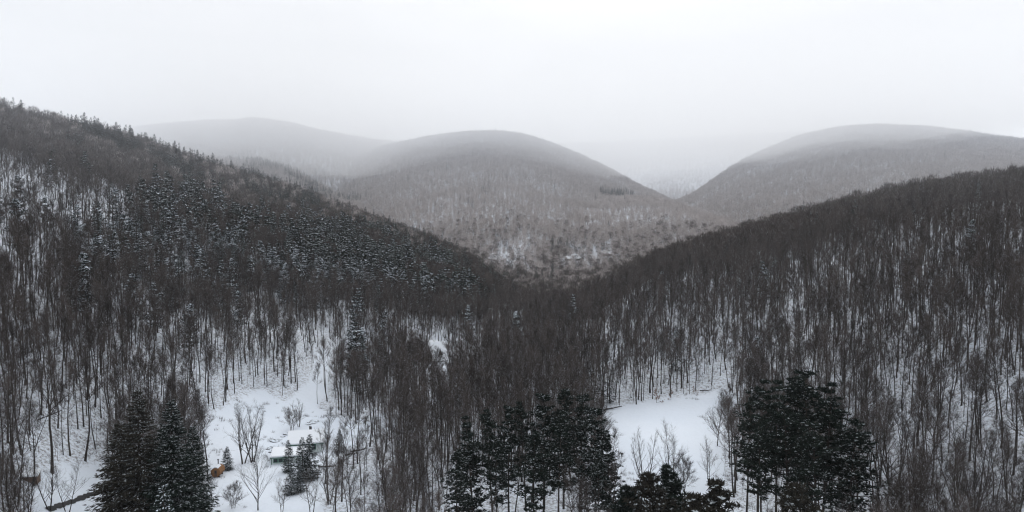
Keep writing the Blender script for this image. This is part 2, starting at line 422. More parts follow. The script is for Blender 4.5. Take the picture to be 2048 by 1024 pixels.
def spruce(seed, H=25, Rm=4.5, cb=.04, step=.42, nb=9, ns=9, fw=.16, snow=.25, mi=0, droop=.30, bare_tips=.3):
    random.seed(seed); T, C = MB(), MB()
    tr = [Vector((0, 0, -1)), Vector((0, 0, H * .5)), Vector((0, 0, H))]
    T.tube(tr, [H * .013, H * .008, .03], 7)
    z = H * cb
    while z < H - .25:
        u = (z / H - cb) / (1 - cb)
        Rz = Rm * (1 - u) ** .78 * (.75 + .25 * min(1, u / .12)) + .12
        for k in range(max(4, int(nb * (1 - .35 * u)))):
            a = random.uniform(0, 6.283); L = Rz * random.uniform(.68, 1.18)
            out_ = Vector((math.cos(a), math.sin(a), 0)); side = Vector((-out_.y, out_.x, 0))
            zz = z + random.uniform(-.3, .3)
            def P(s):  # a bough sags, its tip turns up
                return out_ * (L * s) + UP * (zz + L * (.22 * (1 - u) * 0 - droop * s * (1.25 - .85 * s * s) + .25 * u * s))
            C.tri(P(0) + side * .03, P(0) - side * .03, P(1.0), 1)
            for q in range(ns):
                s = .22 + .8 * (q + random.random()) / ns
                p = P(s); sd = random.choice((-1, 1))
                ln = (.28 + .34 * (1 - s)) * L * .55 + .18
                dv = (out_ * .75 + side * sd * random.uniform(.25, 1) + UP * random.uniform(-.5, .02)).normalized()
                wv = dv.cross(UP + rv() * .5).normalized() * fw * random.uniform(.6, 1.2) * (.6 + .4 * (1 - u))
                C.quad(p - wv * .5, p + dv * ln * .4 - wv, p + dv * ln, p + dv * ln * .45 + wv, 0)
                if random.random() < snow * (.45 + .75 * s):
                    o = UP * .06 + out_ * .08; g = random.uniform(.3, .8) * fw
                    sv = (dv * .7 + side * random.uniform(-.6, .6)).normalized() * ln * .42 * g / fw; qv = (out_ * .55 - UP * .8).normalized() * g * 1.1
                    C.quad(p + o - sv * .2 - qv * .4, p + o + sv * .4 - qv * .8, p + o + sv, p + o + sv * .35 + qv * .6, 2)
        z += step * (1.15 - .45 * u)
    return T, C
SQ = 1.0
def pine(seed, H=28, Rm=4.2, cb=.35, nw=26, nb=7, nt=9, npt=9, fw=.10, snow=.22, flat=.55, bias=0.0, r0=None, tip=.62):
    "white pine: whorls of level limbs carrying plumes of needles"
    random.seed(seed); T, C = MB(), MB()
    r0 = r0 or H * .011
    tr = limb(Vector((0, 0, -1)), UP.copy(), H * .985 + 1, 8, .1, .02)
    T.tube(tr, [r0 * (1 - .11 * i) for i in range(9)], 7)
    for k in range(nw):
        t = cb + (1 - cb) * (k + random.random() * .8) / nw
        f = min(t * 8, 7.99); i = int(f); p0 = tr[i].lerp(tr[i + 1], f - i)
        u = (t - cb) / (1 - cb)
        prof = min(1, .55 + u * 2.2) * max(.12, (1 - u) ** tip) if u < 1 else .1
        for j in range(nb):
            if random.random() < .25: continue
            a = random.uniform(0, 6.283); L = Rm * prof * random.choice((.5, .75, .9, 1.0, 1.1, 1.35)) * random.uniform(.9, 1.1)
            d = Vector((math.cos(a), math.sin(a), random.uniform(-.12, .22) + .45 * u)).normalized()
            lp = limb(p0, d, L, 3, .05, .07)
            T.tube(lp, [.07 + .02 * L, .05, .035, .012], 3)
            for q in range(nt):
                s = .35 + .67 * (q + random.random()) / nt
                g = min(s * 3, 2.99); jj = int(g)
                c0 = lp[jj].lerp(lp[jj + 1], g - jj) + Vector((random.gauss(0, .28), random.gauss(0, .28), random.gauss(0, .06))) * (L / 3 + .3)
                sz = random.uniform(.38, .75)
                for _ in range(npt):
                    dv = Vector((random.gauss(0, 1), random.gauss(0, 1), random.gauss(.28, flat))).normalized()
                    wv = dv.cross(rv()).normalized() * fw * sz * 2
                    C.tri(c0 - wv, c0 + wv, c0 + dv * sz, 0)
                if random.random() < snow:
                    for _ in range(5 if SQ == 1 else 4):
                        o = c0 + UP * (.16 * sz) + Vector((random.gauss(0, .18), random.gauss(0, .18), .03)) * sz
                        tv = (Vector((-d.y, d.x, 0)) + rv() * .35).normalized() * sz * random.uniform(.14, .42) * (SQ ** .5)
                        qv = (Vector((d.x, d.y, 0)) * .6 - UP * .75 + rv() * .2).normalized() * sz * random.uniform(.06, .17) * SQ
                        o = o + Vector((d.x, d.y, 0)) * .15 * sz
                        C.quad(o - tv, o - qv - tv * .1, o + tv, o + qv * .8 + tv * .2, 2)
    return T, C
BM = (['bark', 'bark', 'snow'], ['twig'])
CMm = (['bark'], ['needle', 'twig', 'snow'])
CMb = (['bark'], ['needle_brown', 'twig', 'snow'])
CMn = (['bark'], ['needle', 'twig', 'snow_dust'])
CMbn = (['bark'], ['needle_brown', 'twig', 'snow_dust'])
CMt = (['bark'], ['needle', 'twig', 'snow_thin'])
def pair(TC, name, mats):
    T, C = TC
    return T.mesh(name + '_trunk', mats[0]), C.mesh(name + '_crown', mats[1])
def joined(TC, name, mats):
    T, C = TC
    j = MB(); j.v = T.v + C.v; k = len(T.v); j.f = T.f + [tuple(q + k for q in f) for f in C.f]
    j.m = T.m + [q + len(mats[0]) for q in C.m]
    return bpy.data.objects.new(name, j.mesh(name, mats[0] + mats[1]))
def plant(name, meshes, loc, rz, sc, label, cat, group=None):
    e = empty(name, loc, rz, sc); tag(e, label, cat, group)
    for nm, me_ in zip(('trunk', 'crown'), meshes):
        o = bpy.data.objects.new(nm, me_); COL.objects.link(o); o.parent = e
    return e

SQ = 2.0
# near versions (with parts)
BN = [pair(bare(100 + i, H=h, spread=s, cb=c, nl=nl, nb=7, ntw=8, tw=.026, r0=r0, stems=st, tl=1.5), 'bare', BM) for i, (h, s, c, nl, r0, st) in enumerate([
    (20, 3.3, .5, 20, .21, 1), (22, 3.5, .54, 20, .26, 1), (18, 2.7, .45, 17, .16, 1), (21, 3.8, .48, 22, .24, 1), (17, 2.2, .48, 15, .12, 1),
    (23, 3.3, .56, 19, .27, 1), (19, 3.0, .33, 15, .13, 2), (16, 2.5, .28, 18, .10, 1)])]
BNH = [20, 22, 18, 21, 17, 23, 19, 16]
# middle distance
BMID = [joined(bare(200 + i, H=h, spread=s, cb=c, nl=17, nb=6, ntw=7, tw=.040, sides=3, r0=r0, tl=1.8), 'bare_tree_variant', BM) for i, (h, s, c, r0) in enumerate([
    (20, 3.3, .52, .21), (22, 3.6, .56, .25), (18, 2.8, .48, .17), (21, 3.8, .52, .23), (17, 2.2, .5, .13), (23, 3.4, .58, .26)])]
BFAR = [joined(bare_far(300 + i, H=h, W=w, n=190, tw=.13, cb=c), 'bare_tree_distant', BM) for i, (h, w, c) in enumerate([(18, 3.8, .45), (20, 4.4, .45), (17, 3.3, .48), (19, 4.0, .42)])]
BFR = [joined(bare_far(310 + i, H=h, W=w, n=170, tw=.13, cb=c), 'bare_tree_rime_haze', (['bark'], ['rime_haze'])) for i, (h, w, c) in enumerate([(18, 3.8, .45), (20, 4.3, .45), (17, 3.4, .46)])]
BVF = [joined(bare_far(320 + i, H=h, W=w, n=95, tw=.30, cb=.25, r0=.28), 'bare_tree_remote', (['bark'], ['rime_haze'])) for i, (h, w) in enumerate([(15, 5.0), (17, 5.6), (14, 4.6)])]
CN = [pair(spruce(400, 20, 3.6, .08, .5, 8, 7, .16, .35), 'c', CMm), pair(pine(401, 20, 4.0, .22, 17, 7, 6, 7, .12, .8, tip=.8), 'c', CMm),
      pair(pine(402, 18, 4.3, .18, 16, 7, 6, 7, .12, 1.0, tip=.75), 'c', CMm), pair(spruce(403, 17, 3.0, .06, .5, 8, 7, .16, .5), 'c', CMm)]
CNH = [20, 20, 18, 17]
SPD = pair(spruce(405, 20, 3.7, .05, .6, 9, 7, .36, .12), 'c', CMm)
CFAR = [joined(spruce(500, 17, 3.0, .1, .8, 7, 5, .34, .25), 'conifer_variant', CMm), joined(spruce(501, 15, 2.8, .1, .8, 7, 5, .34, .3), 'conifer_variant', CMm),
        joined(pine(502, 17, 3.9, .22, 14, 6, 4, 6, .17, 1.0, tip=.8), 'conifer_variant', CMt), joined(pine(503, 15, 4.3, .2, 14, 6, 4, 6, .17, .9, tip=.7), 'conifer_variant', CMm),
        joined(pine(504, 18, 3.6, .25, 14, 6, 4, 6, .17, .55, tip=.9), 'conifer_variant', CMm)]


SQ = 1.0
BSAP = [joined(bare(340 + i, H=h, spread=1.2, cb=.35, nl=8, nb=3, ntw=4, tw=.035, sides=3, r0=.05, tl=1.2), 'bare_sapling', BM) for i, h in enumerate((6, 8, 10, 5))]
# ------------------------------------------------------------------ where the woods stand
def inpoly(px, py, poly):
    px, py = np.asarray(px), np.asarray(py); r_ = np.zeros(px.shape, bool); n_ = len(poly)
    for i in range(n_):
        x1, y1 = poly[i]; x2, y2 = poly[(i + 1) % n_]
        if y1 == y2: continue
        c_ = ((y1 > py) != (y2 > py)) & (px < (x2 - x1) * (py - y1) / (y2 - y1) + x1); r_ ^= c_
    return r_
CLEAR = [
    [(1180, 838), (1240, 812), (1330, 794), (1400, 788), (1440, 780), (1475, 800), (1465, 830), (1445, 870), (1450, 960), (1500, 1300), (1215, 1300), (1225, 960)],
    [(385, 870), (420, 830), (470, 800), (520, 775), (560, 800), (640, 815), (700, 850), (750, 845), (750, 868), (690, 905), (650, 960), (640, 1400), (330, 1400), (400, 1000), (425, 960)],
    [(640, 690), (668, 715), (655, 790), (610, 830), (560, 812), (615, 765)],
    [(70, 950), (130, 925), (210, 930), (235, 990), (200, 1300), (60, 1300)],
    [(854, 702), (905, 702), (897, 812), (862, 812)], [(925, 690), (960, 690), (955, 712), (930, 715)],
]
THIN = [([(1230, 690), (1460, 660), (1480, 780), (1200, 830), (1180, 780)], .85),
        ([(300, 690), (720, 690), (720, 800), (560, 820), (420, 860), (260, 880), (200, 800)], .78),
        ([(1750, 780), (2100, 800), (2100, 1100), (1720, 1100)], .75),
        ([(0, 800), (180, 820), (200, 1100), (-100, 1100), (-100, 900)], .75),
        ([(830, 690), (960, 680), (975, 780), (940, 800), (840, 790)], .5), ([(1188, 500), (1240, 500), (1240, 535), (1188, 535)], .12), ([(972, 515), (1004, 515), (1004, 548), (972, 548)], .15), ([(1122, 508), (1172, 508), (1172, 538), (1122, 538)], .15), ([(846, 700), (905, 700), (905, 765), (846, 765)], .2), ([(975, 492), (1080, 492), (1080, 535), (975, 535)], .3), ([(1120, 500), (1165, 500), (1165, 525), (1120, 525)], .3), ([(1195, 490), (1235, 490), (1235, 512), (1195, 512)], .2),
        ([(1170, 405), (1420, 430), (1420, 470), (1180, 455)], .6), ([(-100, 250), (330, 330), (600, 420), (600, 500), (300, 620), (-100, 620)], .68), ([(0, 380), (130, 380), (130, 500), (0, 500)], .7)]
THIN += [([(985, 535), (1210, 530), (1180, 590), (1080, 640), (1020, 660)], .6), ([(640, 855), (800, 850), (770, 940), (760, 1500), (620, 1500)], .28)]
CONIF = [([(340, 400), (520, 440), (700, 455), (860, 490), (1010, 590), (990, 640), (800, 650), (620, 660), (400, 670), (160, 640), (140, 490), (250, 440)], .15),
         ([(700, 470), (860, 500), (1000, 580), (985, 640), (860, 650), (700, 620), (560, 560)], .34),
         ([(0, 610), (170, 640), (170, 760), (0, 740)], .2), ([(430, 320), (540, 325), (720, 410), (640, 420), (500, 380)], .35),
         ([(1200, 388), (1290, 392), (1300, 402), (1190, 400)], .7), ([(1100, 500), (1150, 500), (1150, 522), (1100, 522)], .4), ([(650, 690), (760, 680), (760, 760), (650, 760)], .12)]
# horizon test on a polar grid, so that trees hidden behind ridges are left out
pa = np.radians(np.linspace(-46, 46, 500)); pr = np.geomspace(60, 5200, 700)
PA, PR = np.meshgrid(pa, pr, indexing='ij'); PH = Hgt(np.sin(PA) * PR, np.cos(PA) * PR)
PS = np.maximum.accumulate((PH + 3 - CAMZ) / PR, axis=1)
def visible(x, y, z, th):
    a, r = np.arctan2(x, y), np.hypot(x, y)
    i = np.clip(((a - pa[0]) / (pa[1] - pa[0])).astype(int), 0, len(pa) - 1)
    j = np.clip(np.searchsorted(pr, r) - 2, 0, len(pr) - 1)
    return (z + th + 10 - CAMZ) / r > PS[i, j]
def grid_zone(r0, r1, sp, amax=41):
    xm = math.sin(R(amax)) * r1
    gx, gy = np.meshgrid(np.arange(-xm, xm, sp), np.arange(r0 * .6, r1, sp))
    x = (gx + rng.uniform(-.48, .48, gx.shape) * sp).ravel(); y = (gy + rng.uniform(-.48, .48, gx.shape) * sp).ravel()
    r = np.hypot(x, y); k = (r >= r0) & (r < r1) & (np.abs(np.arctan2(x, y)) < R(amax))
    return x[k], y[k]
PX, PY, PSP = [], [], []
for r0, r1, sp in ((112, 300, 2.95), (300, 520, 3.7), (520, 900, 4.4), (900, 1300, 5.3), (1300, 2000, 6.3), (2000, 3000, 7.5), (3000, 4700, 10)):
    x, y = grid_zone(r0, r1, sp, 43 if r0 < 500 else 39); PX.append(x); PY.append(y); PSP.append(np.full(len(x), sp))
X, Y, SPc = map(np.concatenate, (PX, PY, PSP))
Z = Hgt(X, Y); RD = np.hypot(X, Y)
k = visible(X, Y, Z, 18); X, Y, Z, SPc, RD = X[k], Y[k], Z[k], SPc[k], RD[k]
QX, QY = project(X, Y, Z)
prob = np.clip(.9 + fbm(X / 35 + 50, Y / 35) * np.where(RD > 900, .5, 1.3), .42, 1)
JX = QX + fbm(X / 14 + 3, Y / 14) * 90 + rng.normal(0, 12, len(X)); JY = QY + fbm(X / 14 + 60, Y / 14 + 8) * 60 + rng.normal(0, 8, len(X))
for poly, f in THIN: prob = np.where(inpoly(JX, JY, poly), prob * f, prob)
for poly in CLEAR: prob = np.where(inpoly(QX + (JX - QX) * .15, QY + (JY - QY) * .15, poly), 0, prob)
# keep the big evergreen clumps' own ground thin
prob = np.where((RD < 172) & (((QX > 880) & (QX < 1500)) | ((QX > 1460) & (QX < 1760)) | ((QX > 170) & (QX < 430))), prob * .12, prob)
k = rng.random(len(X)) < prob; JX, JY = JX[k], JY[k]; X, Y, Z, RD, QX, QY = X[k], Y[k], Z[k], RD[k], QX[k], QY[k]
cf = np.where(QX < 1000, .008, .0025)
for poly, f in CONIF: cf = np.where(inpoly(*((JX, JY) if poly[0][0] < 900 else (QX, QY)), poly), np.maximum(f, cf), cf)
ridge_r = np.interp(np.arctan2(X, Y), AZ, HL.r)
cf = np.where((RD > ridge_r - 160) & (RD < ridge_r + 20) & (QX > 120) & (QX < 640), .65 * np.clip((QX - 60) / 200, .2, 1), cf)
cl = fbm(X / 28 + 9, Y / 28 + 31)
isC = rng.random(len(X)) < cf * np.clip(1 + cl * 9, .04, 3)
isC &= (RD < 2600) & (RD > 265)
sap = (RD < 520) & (rng.random(len(X)) < .36) & ~isC
print('trees', len(X), 'conifers', isC.sum())

# wooded mask for the ground material (leaf cover under trees, also darkened for their shade)
co = np.empty(len(me.vertices) * 3, np.float32); me.vertices.foreach_get('co', co); co = co.reshape(-1, 3)
gq = project(co[:, 0], co[:, 1], co[:, 2]); wd = np.ones(len(co))
for poly in CLEAR: wd[inpoly(gq[0], gq[1], poly) & (co[:, 1] > 50)] = .04
at_ = me.attributes.new('wood', 'FLOAT', 'POINT'); at_.data.foreach_set('value', wd.astype(np.float32))

def region(px, py, r):
    if r < 262:
        if px < 200: return 'at the lower left corner' if py > 900 else 'beside the left edge behind the brown shed'
        if px < 440: return 'just behind the two big spruces'
        if px < 640: return 'on the snow around the pale house' if py > 820 else 'on the snowy bank above the pale house'
        if px < 760: return 'on the snow right of the pale house' if py < 960 else 'at the lower edge below the pale house'
        if px < 900: return 'in dark wood left of the central pines, ' + ('near bottom' if py > 930 else 'further back')
        if px < 1100: return 'in dark wood behind the central pines, left part'
        if px < 1240: return 'behind the central pines, right part'
        if px < 1460: return 'by the snow field'
        if px < 1760: return 'around the right-hand pines'
        e = 'low' if py > 960 else 'midway up' if py > 860 else 'high up'
        return 'right of the right-hand pines, ' + (e if px < 1900 else e + ' by the photo edge')
    v = 'at the foot of' if py > 740 else 'low on' if py > 670 else 'midway up' if py > 570 else 'high on'
    if px < 1000:
        h = 'near the left edge' if px < 150 else 'above the two big spruces' if px < 420 else 'above the pale house' if px < 700 else 'by the A-frame cabin' if py > 620 else 'above the A-frame cabin'
        return v + ' the left hillside, ' + h
    h = 'above the central pines' if px < 1230 else 'above the snow field' if px < 1460 else 'above the right-hand pines' if px < 1760 else 'near the right edge'
    return v + ' the right hillside, ' + h
LOOKB = ['slender leafless tree', 'tall stout leafless tree', 'short twiggy leafless tree', 'wide-crowned leafless tree', 'thin leafless tree', 'tall narrow leafless tree', 'double-stemmed leafless tree', 'low bushy leafless tree']
LOOKC = ['narrow pointed spruce', 'snow-laden rounded pine', 'broad snow-covered pine', 'small snowy spruce']
inview = (QX > -30) & (QX < 2078) & (QY < 1190)
def individuals(mask, n_):
    idx = np.nonzero(mask & inview)[0]
    return idx[np.argsort(RD[idx])][:n_]
NSPB, NSPC = 27, 96
ib = individuals(~isC & ~sap, 300 - NSPB); ic = individuals(isC, 300 - NSPC)
for i in ib:
    k = int(rng.integers(len(BN))); s = float(rng.uniform(.72, 1.08))
    rg = region(QX[i], QY[i], RD[i])
    plant('bare_tree', BN[k], (X[i], Y[i], Z[i]), float(rng.uniform(0, 6.28)), s, LOOKB[k] + ' ' + rg, 'bare tree', LOOKB[k] + 's ' + rg)
for i in ic:
    low = QY[i] < 700 and QX[i] < 1010
    k = int(rng.choice([1, 2, 2, 0])) if low else int(rng.integers(4)); s = float(rng.uniform(.85, 1.3))
    rg = region(QX[i], QY[i], RD[i])
    plant('conifer', CN[k], (X[i], Y[i], Z[i]), float(rng.uniform(0, 6.28)), s, LOOKC[k] + ' ' + rg, 'evergreen', LOOKC[k] + 's ' + rg)
rest = np.ones(len(X), bool); rest[ib] = False; rest[ic] = False

# ------------------------------------------------------------------ the remaining woods, one object per kind
def scatter(name, label, cat, protos, idx, pick, smin, smax_, boost=1.0):
    me_ = bpy.data.meshes.new(name); n_ = len(idx)
    me_.vertices.add(n_); me_.vertices.foreach_set('co', np.stack([X[idx], Y[idx], Z[idx] - .3], -1).reshape(-1).astype(np.float32))
    for nm, ty, dat in (('pick', 'INT', pick.astype(np.int32)), ('turn', 'FLOAT', rng.uniform(0, 6.28, n_).astype(np.float32)), ('size', 'FLOAT', (rng.uniform(smin, smax_, n_) * boost).astype(np.float32))):
        a_ = me_.attributes.new(nm, ty, 'POINT'); a_.data.foreach_set('value', dat)
    o = bpy.data.objects.new(name, me_); COL.objects.link(o); tag(o, label, cat, None, 'stuff')
    pc = bpy.data.collections.new(name + '_kinds')
    for q, p in enumerate(protos): p.name = name + '_kind_%02d' % q; pc.objects.link(p)
    g = bpy.data.node_groups.new(name, 'GeometryNodeTree')
    g.interface.new_socket('Geometry', in_out='INPUT', socket_type='NodeSocketGeometry')
    g.interface.new_socket('Geometry', in_out='OUTPUT', socket_type='NodeSocketGeometry')
    L = g.links.new; nn = g.nodes.new
    gi, go = nn('NodeGroupInput'), nn('NodeGroupOutput')
    ci = nn('GeometryNodeCollectionInfo'); ci.inputs['Collection'].default_value = pc
    ci.inputs['Separate Children'].default_value = True; ci.inputs['Reset Children'].default_value = True
    ip = nn('GeometryNodeInstanceOnPoints'); ip.inputs['Pick Instance'].default_value = True
    m2p = nn('GeometryNodeMeshToPoints')
    def at(nm, ty):
        q = nn('GeometryNodeInputNamedAttribute'); q.data_type = ty; q.inputs['Name'].default_value = nm; return q.outputs['Attribute']
    cx = nn('ShaderNodeCombineXYZ'); L(at('turn', 'FLOAT'), cx.inputs['Z'])
    L(gi.outputs[0], m2p.inputs['Mesh']); L(m2p.outputs[0], ip.inputs['Points']); L(ci.outputs[0], ip.inputs['Instance'])
    L(at('pick', 'INT'), ip.inputs['Instance Index']); L(cx.outputs[0], ip.inputs['Rotation']); L(at('size', 'FLOAT'), ip.inputs['Scale'])
    L(ip.outputs[0], go.inputs[0])
    md = o.modifiers.new('woods', 'NODES'); md.node_group = g
    return o
idx = np.nonzero(rest & ~isC)[0]; rd = RD[idx]; nM, nF, nV = len(BMID), len(BFAR), len(BVF)
pick = np.where(sap[idx], nM + nF + nV + rng.integers(0, 4, len(idx)), np.where(rd < 480, rng.integers(0, nM, len(idx)), np.where(rd < 1500, nM + rng.integers(0, nF, len(idx)), nM + nF + rng.integers(0, nV, len(idx)))))
rim_haze = (rd >= 560) & (rd < 1500) & (rng.random(len(idx)) < (rd - 560) / 800)  # pale share grows with camera distance, painting aerial haze into the trees
pick = np.where(rim_haze, nM + nF + nV + 4 + rng.integers(0, 3, len(idx)), pick)
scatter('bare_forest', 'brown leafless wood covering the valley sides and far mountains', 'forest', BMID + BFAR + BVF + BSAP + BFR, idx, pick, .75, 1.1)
idx = np.nonzero(rest & isC)[0]
up_ = (RD[idx] > np.interp(np.arctan2(X[idx], Y[idx]), AZ, HL.r) - 160)
pick = np.where(up_, rng.integers(0, 2, len(idx)), rng.choice([2, 3, 3, 4, 2, 0], len(idx)))
scatter('evergreen_forest', 'dark snow-flecked evergreens scattered through the leafless wood on the hillsides', 'evergreen wood', CFAR, idx, pick, .75, 1.15, np.where(up_, 1.35, 1.55))
# weeds and brush poking through the snow of the clearings
def tuft(seed):
    random.seed(seed); b = MB()
    for _ in range(26):
        p = Vector((random.gauss(0, .35), random.gauss(0, .35), .1)); twig(b, p, rv() * .45 + UP, random.uniform(.4, 1.1), .022)
    return b
TUF = [bpy.data.objects.new('tuft', tuft(800 + i).mesh('tuft', ['twig'])) for i in range(4)]
bx, by = grid_zone(105, 330, 1.5, 41); bz = Hgt(bx, by); bqx, bqy = project(bx, by, bz)
bp_ = np.clip(fbm(bx / 9 + 70, by / 9 + 20) * 3.0 - .12, 0, .55)
fld = inpoly(bqx, bqy, CLEAR[0]) & ~((bqy < 815) | (bqy > 930)); bp_ = np.where(fld, bp_ * .03, bp_)
k = rng.random(len(bx)) < bp_
X = np.concatenate([X, bx[k]]); Y = np.concatenate([Y, by[k]]); Z = np.concatenate([Z, bz[k] + .25])
idx = np.arange(len(X) - k.sum(), len(X))
scatter('brush', 'dry weeds and low brush poking through the snow of the clearings', 'brush', TUF, idx, rng.integers(0, 4, len(idx)), .6, 1.3)
# ------------------------------------------------------------------ single trees one can point to
def place(meshes, H0, px, top, r, label, cat, name, group=None, rz=None, wide=1.0):
    "stand a tree at a column and distance; its height follows from the row of its top"
    x, y, z = spot(px, r); h = height_at(px, top, r) - z
    s = h / H0
    return plant(name, meshes, (x, y, z), rz if rz is not None else random.uniform(0, 6.28), (s * wide, s * wide, s), label, cat, group)
def place_on(meshes, H0, px, base, top, label, cat, name, group=None, rz=None, wide=1.0):
    x, y, z = ground(px, base); return place(meshes, H0, px, top, math.hypot(x, y), label, cat, name, group, rz, wide)
# two big spruces, lower left
sp1 = pair(spruce(601, 30, 5.6, .02, .36, 13, 13, .17, .35, droop=.26), 'spruce', CMbn)
sp2 = pair(spruce(602, 28, 5.4, .02, .36, 13, 13, .17, .6, droop=.30), 'spruce', CMn)
sp3 = pair(spruce(603, 12, 2.6, .03, .34, 10, 9, .13, .75), 'spruce', CMm)
G_SP = 'big spruces at the lower left'
place(sp1, 30, 275, 776, 146, 'taller brownish spruce, left of the two big spruces at the lower left', 'spruce', 'spruce_tree', G_SP, wide=1.2)
place(sp2, 28, 342, 798, 143, 'darker snow-streaked spruce, right of the two big spruces at the lower left', 'spruce', 'spruce_tree', G_SP, wide=1.2)
place(sp1, 30, 236, 842, 150, 'lower brown spruce at the left foot of the two big spruces', 'spruce', 'spruce_tree', G_SP, wide=1.45)
place(sp2, 28, 384, 850, 149, 'lower spruce with open tips at the right foot of the two big spruces', 'spruce', 'spruce_tree', G_SP, wide=1.1)
place(sp3, 12, 322, 970, 128, 'small snowy spruce in front of the two big spruces', 'spruce', 'spruce_tree')
# pine clump, centre
pn = [pair(pine(610 + i, H, Rm, cb, nw, 9, 10, 10, .11, sn * 1.5, tip=tp, flat=.34), 'pine', CMn) for i, (H, Rm, cb, nw, sn, tp) in enumerate([
    (28, 5.0, .36, 16, .3, .5), (29, 4.6, .44, 15, .24, .55), (27, 5.2, .32, 16, .5, .5), (26, 4.8, .2, 22, .32, .7)])]
PH_ = [28, 29, 27, 26]
G_PC = 'tall dark pines in the central clump'
for k, px, top, r, wd_, lb in [
    (3, 944, 832, 146, .95, 'pointed pine at the left end of the central pine clump'), (0, 912, 900, 140, .9, 'low pine at the bottom left of the central pine clump'),
    (1, 985, 818, 156, .9, 'pine second from the left in the central clump, behind the pointed one'), (0, 1018, 808, 150, .85, 'dark pine left of the middle of the central clump'),
    (1, 1052, 800, 160, .8, 'slim pine near the middle of the central clump'), (2, 1088, 784, 152, .9, 'tall pine with a spiky top in the middle of the central clump'),
    (0, 1128, 774, 160, .9, 'tallest pine of the central clump'), (1, 1118, 828, 141, .9, 'pine in front of the tallest one in the central clump'),
    (2, 1162, 786, 156, .9, 'broad pine right of the tallest one in the central clump'), (2, 1192, 812, 146, .95, 'snow-flecked pine on the right shoulder of the central clump'),
    (3, 1222, 862, 150, .9, 'lower snowy pine at the right end of the central clump'), (2, 1200, 900, 138, .8, 'snowiest low pine at the right front of the central clump'),
    (0, 1066, 862, 137, .9, 'dark pine at the front of the central clump'), (1, 996, 880, 138, .85, 'shaded pine at the left front of the central clump')]:
    place(pn[k], PH_[k], px, top, r, lb, 'pine', 'pine_tree', G_PC, wide=wd_)
G_PR = 'tall dark pines in the right-hand clump'
pr_ = [pair(pine(630 + i, H, Rm, cb, nw, 7, 11, 11, .10, sn * 1.3, tip=tp, flat=.2), 'pine', CMn) for i, (H, Rm, cb, nw, sn, tp) in enumerate([
    (28, 5.0, .46, 13, .26, .45), (29, 4.6, .50, 13, .2, .5), (27, 5.6, .42, 13, .4, .45)])]
PR_ = [28, 29, 27]
for k, px, top, r, wd_, lb in [
    (1, 1497, 800, 150, .85, 'pine at the left end of the right-hand clump'), (0, 1520, 758, 156, .9, 'pine with a rounded top on the left of the right-hand clump'),
    (1, 1556, 762, 150, .85, 'dark pine left of the middle of the right-hand clump'), (0, 1592, 750, 158, .9, 'tall pine behind the middle of the right-hand clump'),
    (2, 1622, 742, 152, .95, 'tallest pine of the right-hand clump'), (1, 1648, 762, 146, .9, 'pine just right of the tallest one in the right-hand clump'),
    (2, 1672, 806, 150, .95, 'pine on the right shoulder of the right-hand clump'), (2, 1700, 842, 144, .95, 'pine with long drooping boughs at the right end of the right-hand clump'),
    (0, 1580, 810, 139, .9, 'dark pine at the front of the right-hand clump'), (2, 1640, 846, 136, .8, 'pine with level snowy boughs at the right front of the clump'),
    (1, 1530, 830, 138, .85, 'shaded pine at the left front of the right-hand clump'), (2, 1718, 905, 146, .8, 'low pine with spreading boughs at the lower right of the clump')]:
    place(pr_[k], PR_[k], px, top, r, lb, 'pine', 'pine_tree', G_PR, wide=wd_)
# rounded evergreens cut by the lower edge
ev = [pair(pine(650 + i, H, Rm, .05, 22, 8, 10, 10, .09, sn, tip=.55, flat=.8), 'evergreen', mt) for i, (H, Rm, sn, mt) in enumerate([(16, 4.6, .4, CMbn), (15, 4.4, .35, CMbn), (12, 3.0, .5, CMn)])]
for k, px, top, r, lb in [(0, 1292, 952, 112, 'bushy evergreen below the snow field, left of two'), (1, 1432, 962, 112, 'bushy brownish evergreen below the snow field, right of two'),
                          (2, 1340, 935, 132, 'small green pine with snowy tufts between the two bushy evergreens'), (1, 1390, 990, 108, 'low brown evergreen bush between the two larger ones'),
                          (0, 1590, 975, 116, 'bushy evergreen at the foot of the right-hand pines'), (2, 1262, 975, 118, 'low evergreen at the left foot of the bushy evergreens')]:
    h_ = (16, 15, 12)[k]
    place(ev[k], h_, px, top, r, lb, 'evergreen', 'evergreen_tree', None)
# small spruces round the house
for px, base, top, wd_, lb in [(575, 944, 880, 1.0, 'small pointed spruce in front of the lower wing of the pale house'), (603, 962, 874, 1.0, 'snow-dotted spruce left of the pair in front of the house windows'),
                          (618, 958, 868, 1.05, 'snow-dotted spruce right of the pair in front of the house windows'), (579, 990, 934, 1.25, 'rounded snowy spruce on the slope below the pale house'),
                          (598, 985, 925, 1.0, 'dark spruce below the pair in front of the house'), (678, 905, 858, 1.1, 'thin snowy spruce right of the pale house'), (452, 940, 893, 1.25, 'lone small hemlock with a bare stem beside the wooden barrel')]:
    place_on(sp3, 12, px, base, top, lb, 'spruce', 'spruce_tree', wide=wd_ * 1.1)
for px, base, top, lb in [(1183, 812, 716, 'snow-covered spruce at the left of three by the snow field'), (1204, 808, 718, 'snow-covered spruce in the middle of three by the snow field'),
                          (1222, 806, 738, 'smaller snow-covered spruce at the right of three by the snow field')]:
    place_on(CN[3], 17, px, base, top, lb, 'spruce', 'spruce_tree', wide=1.0)
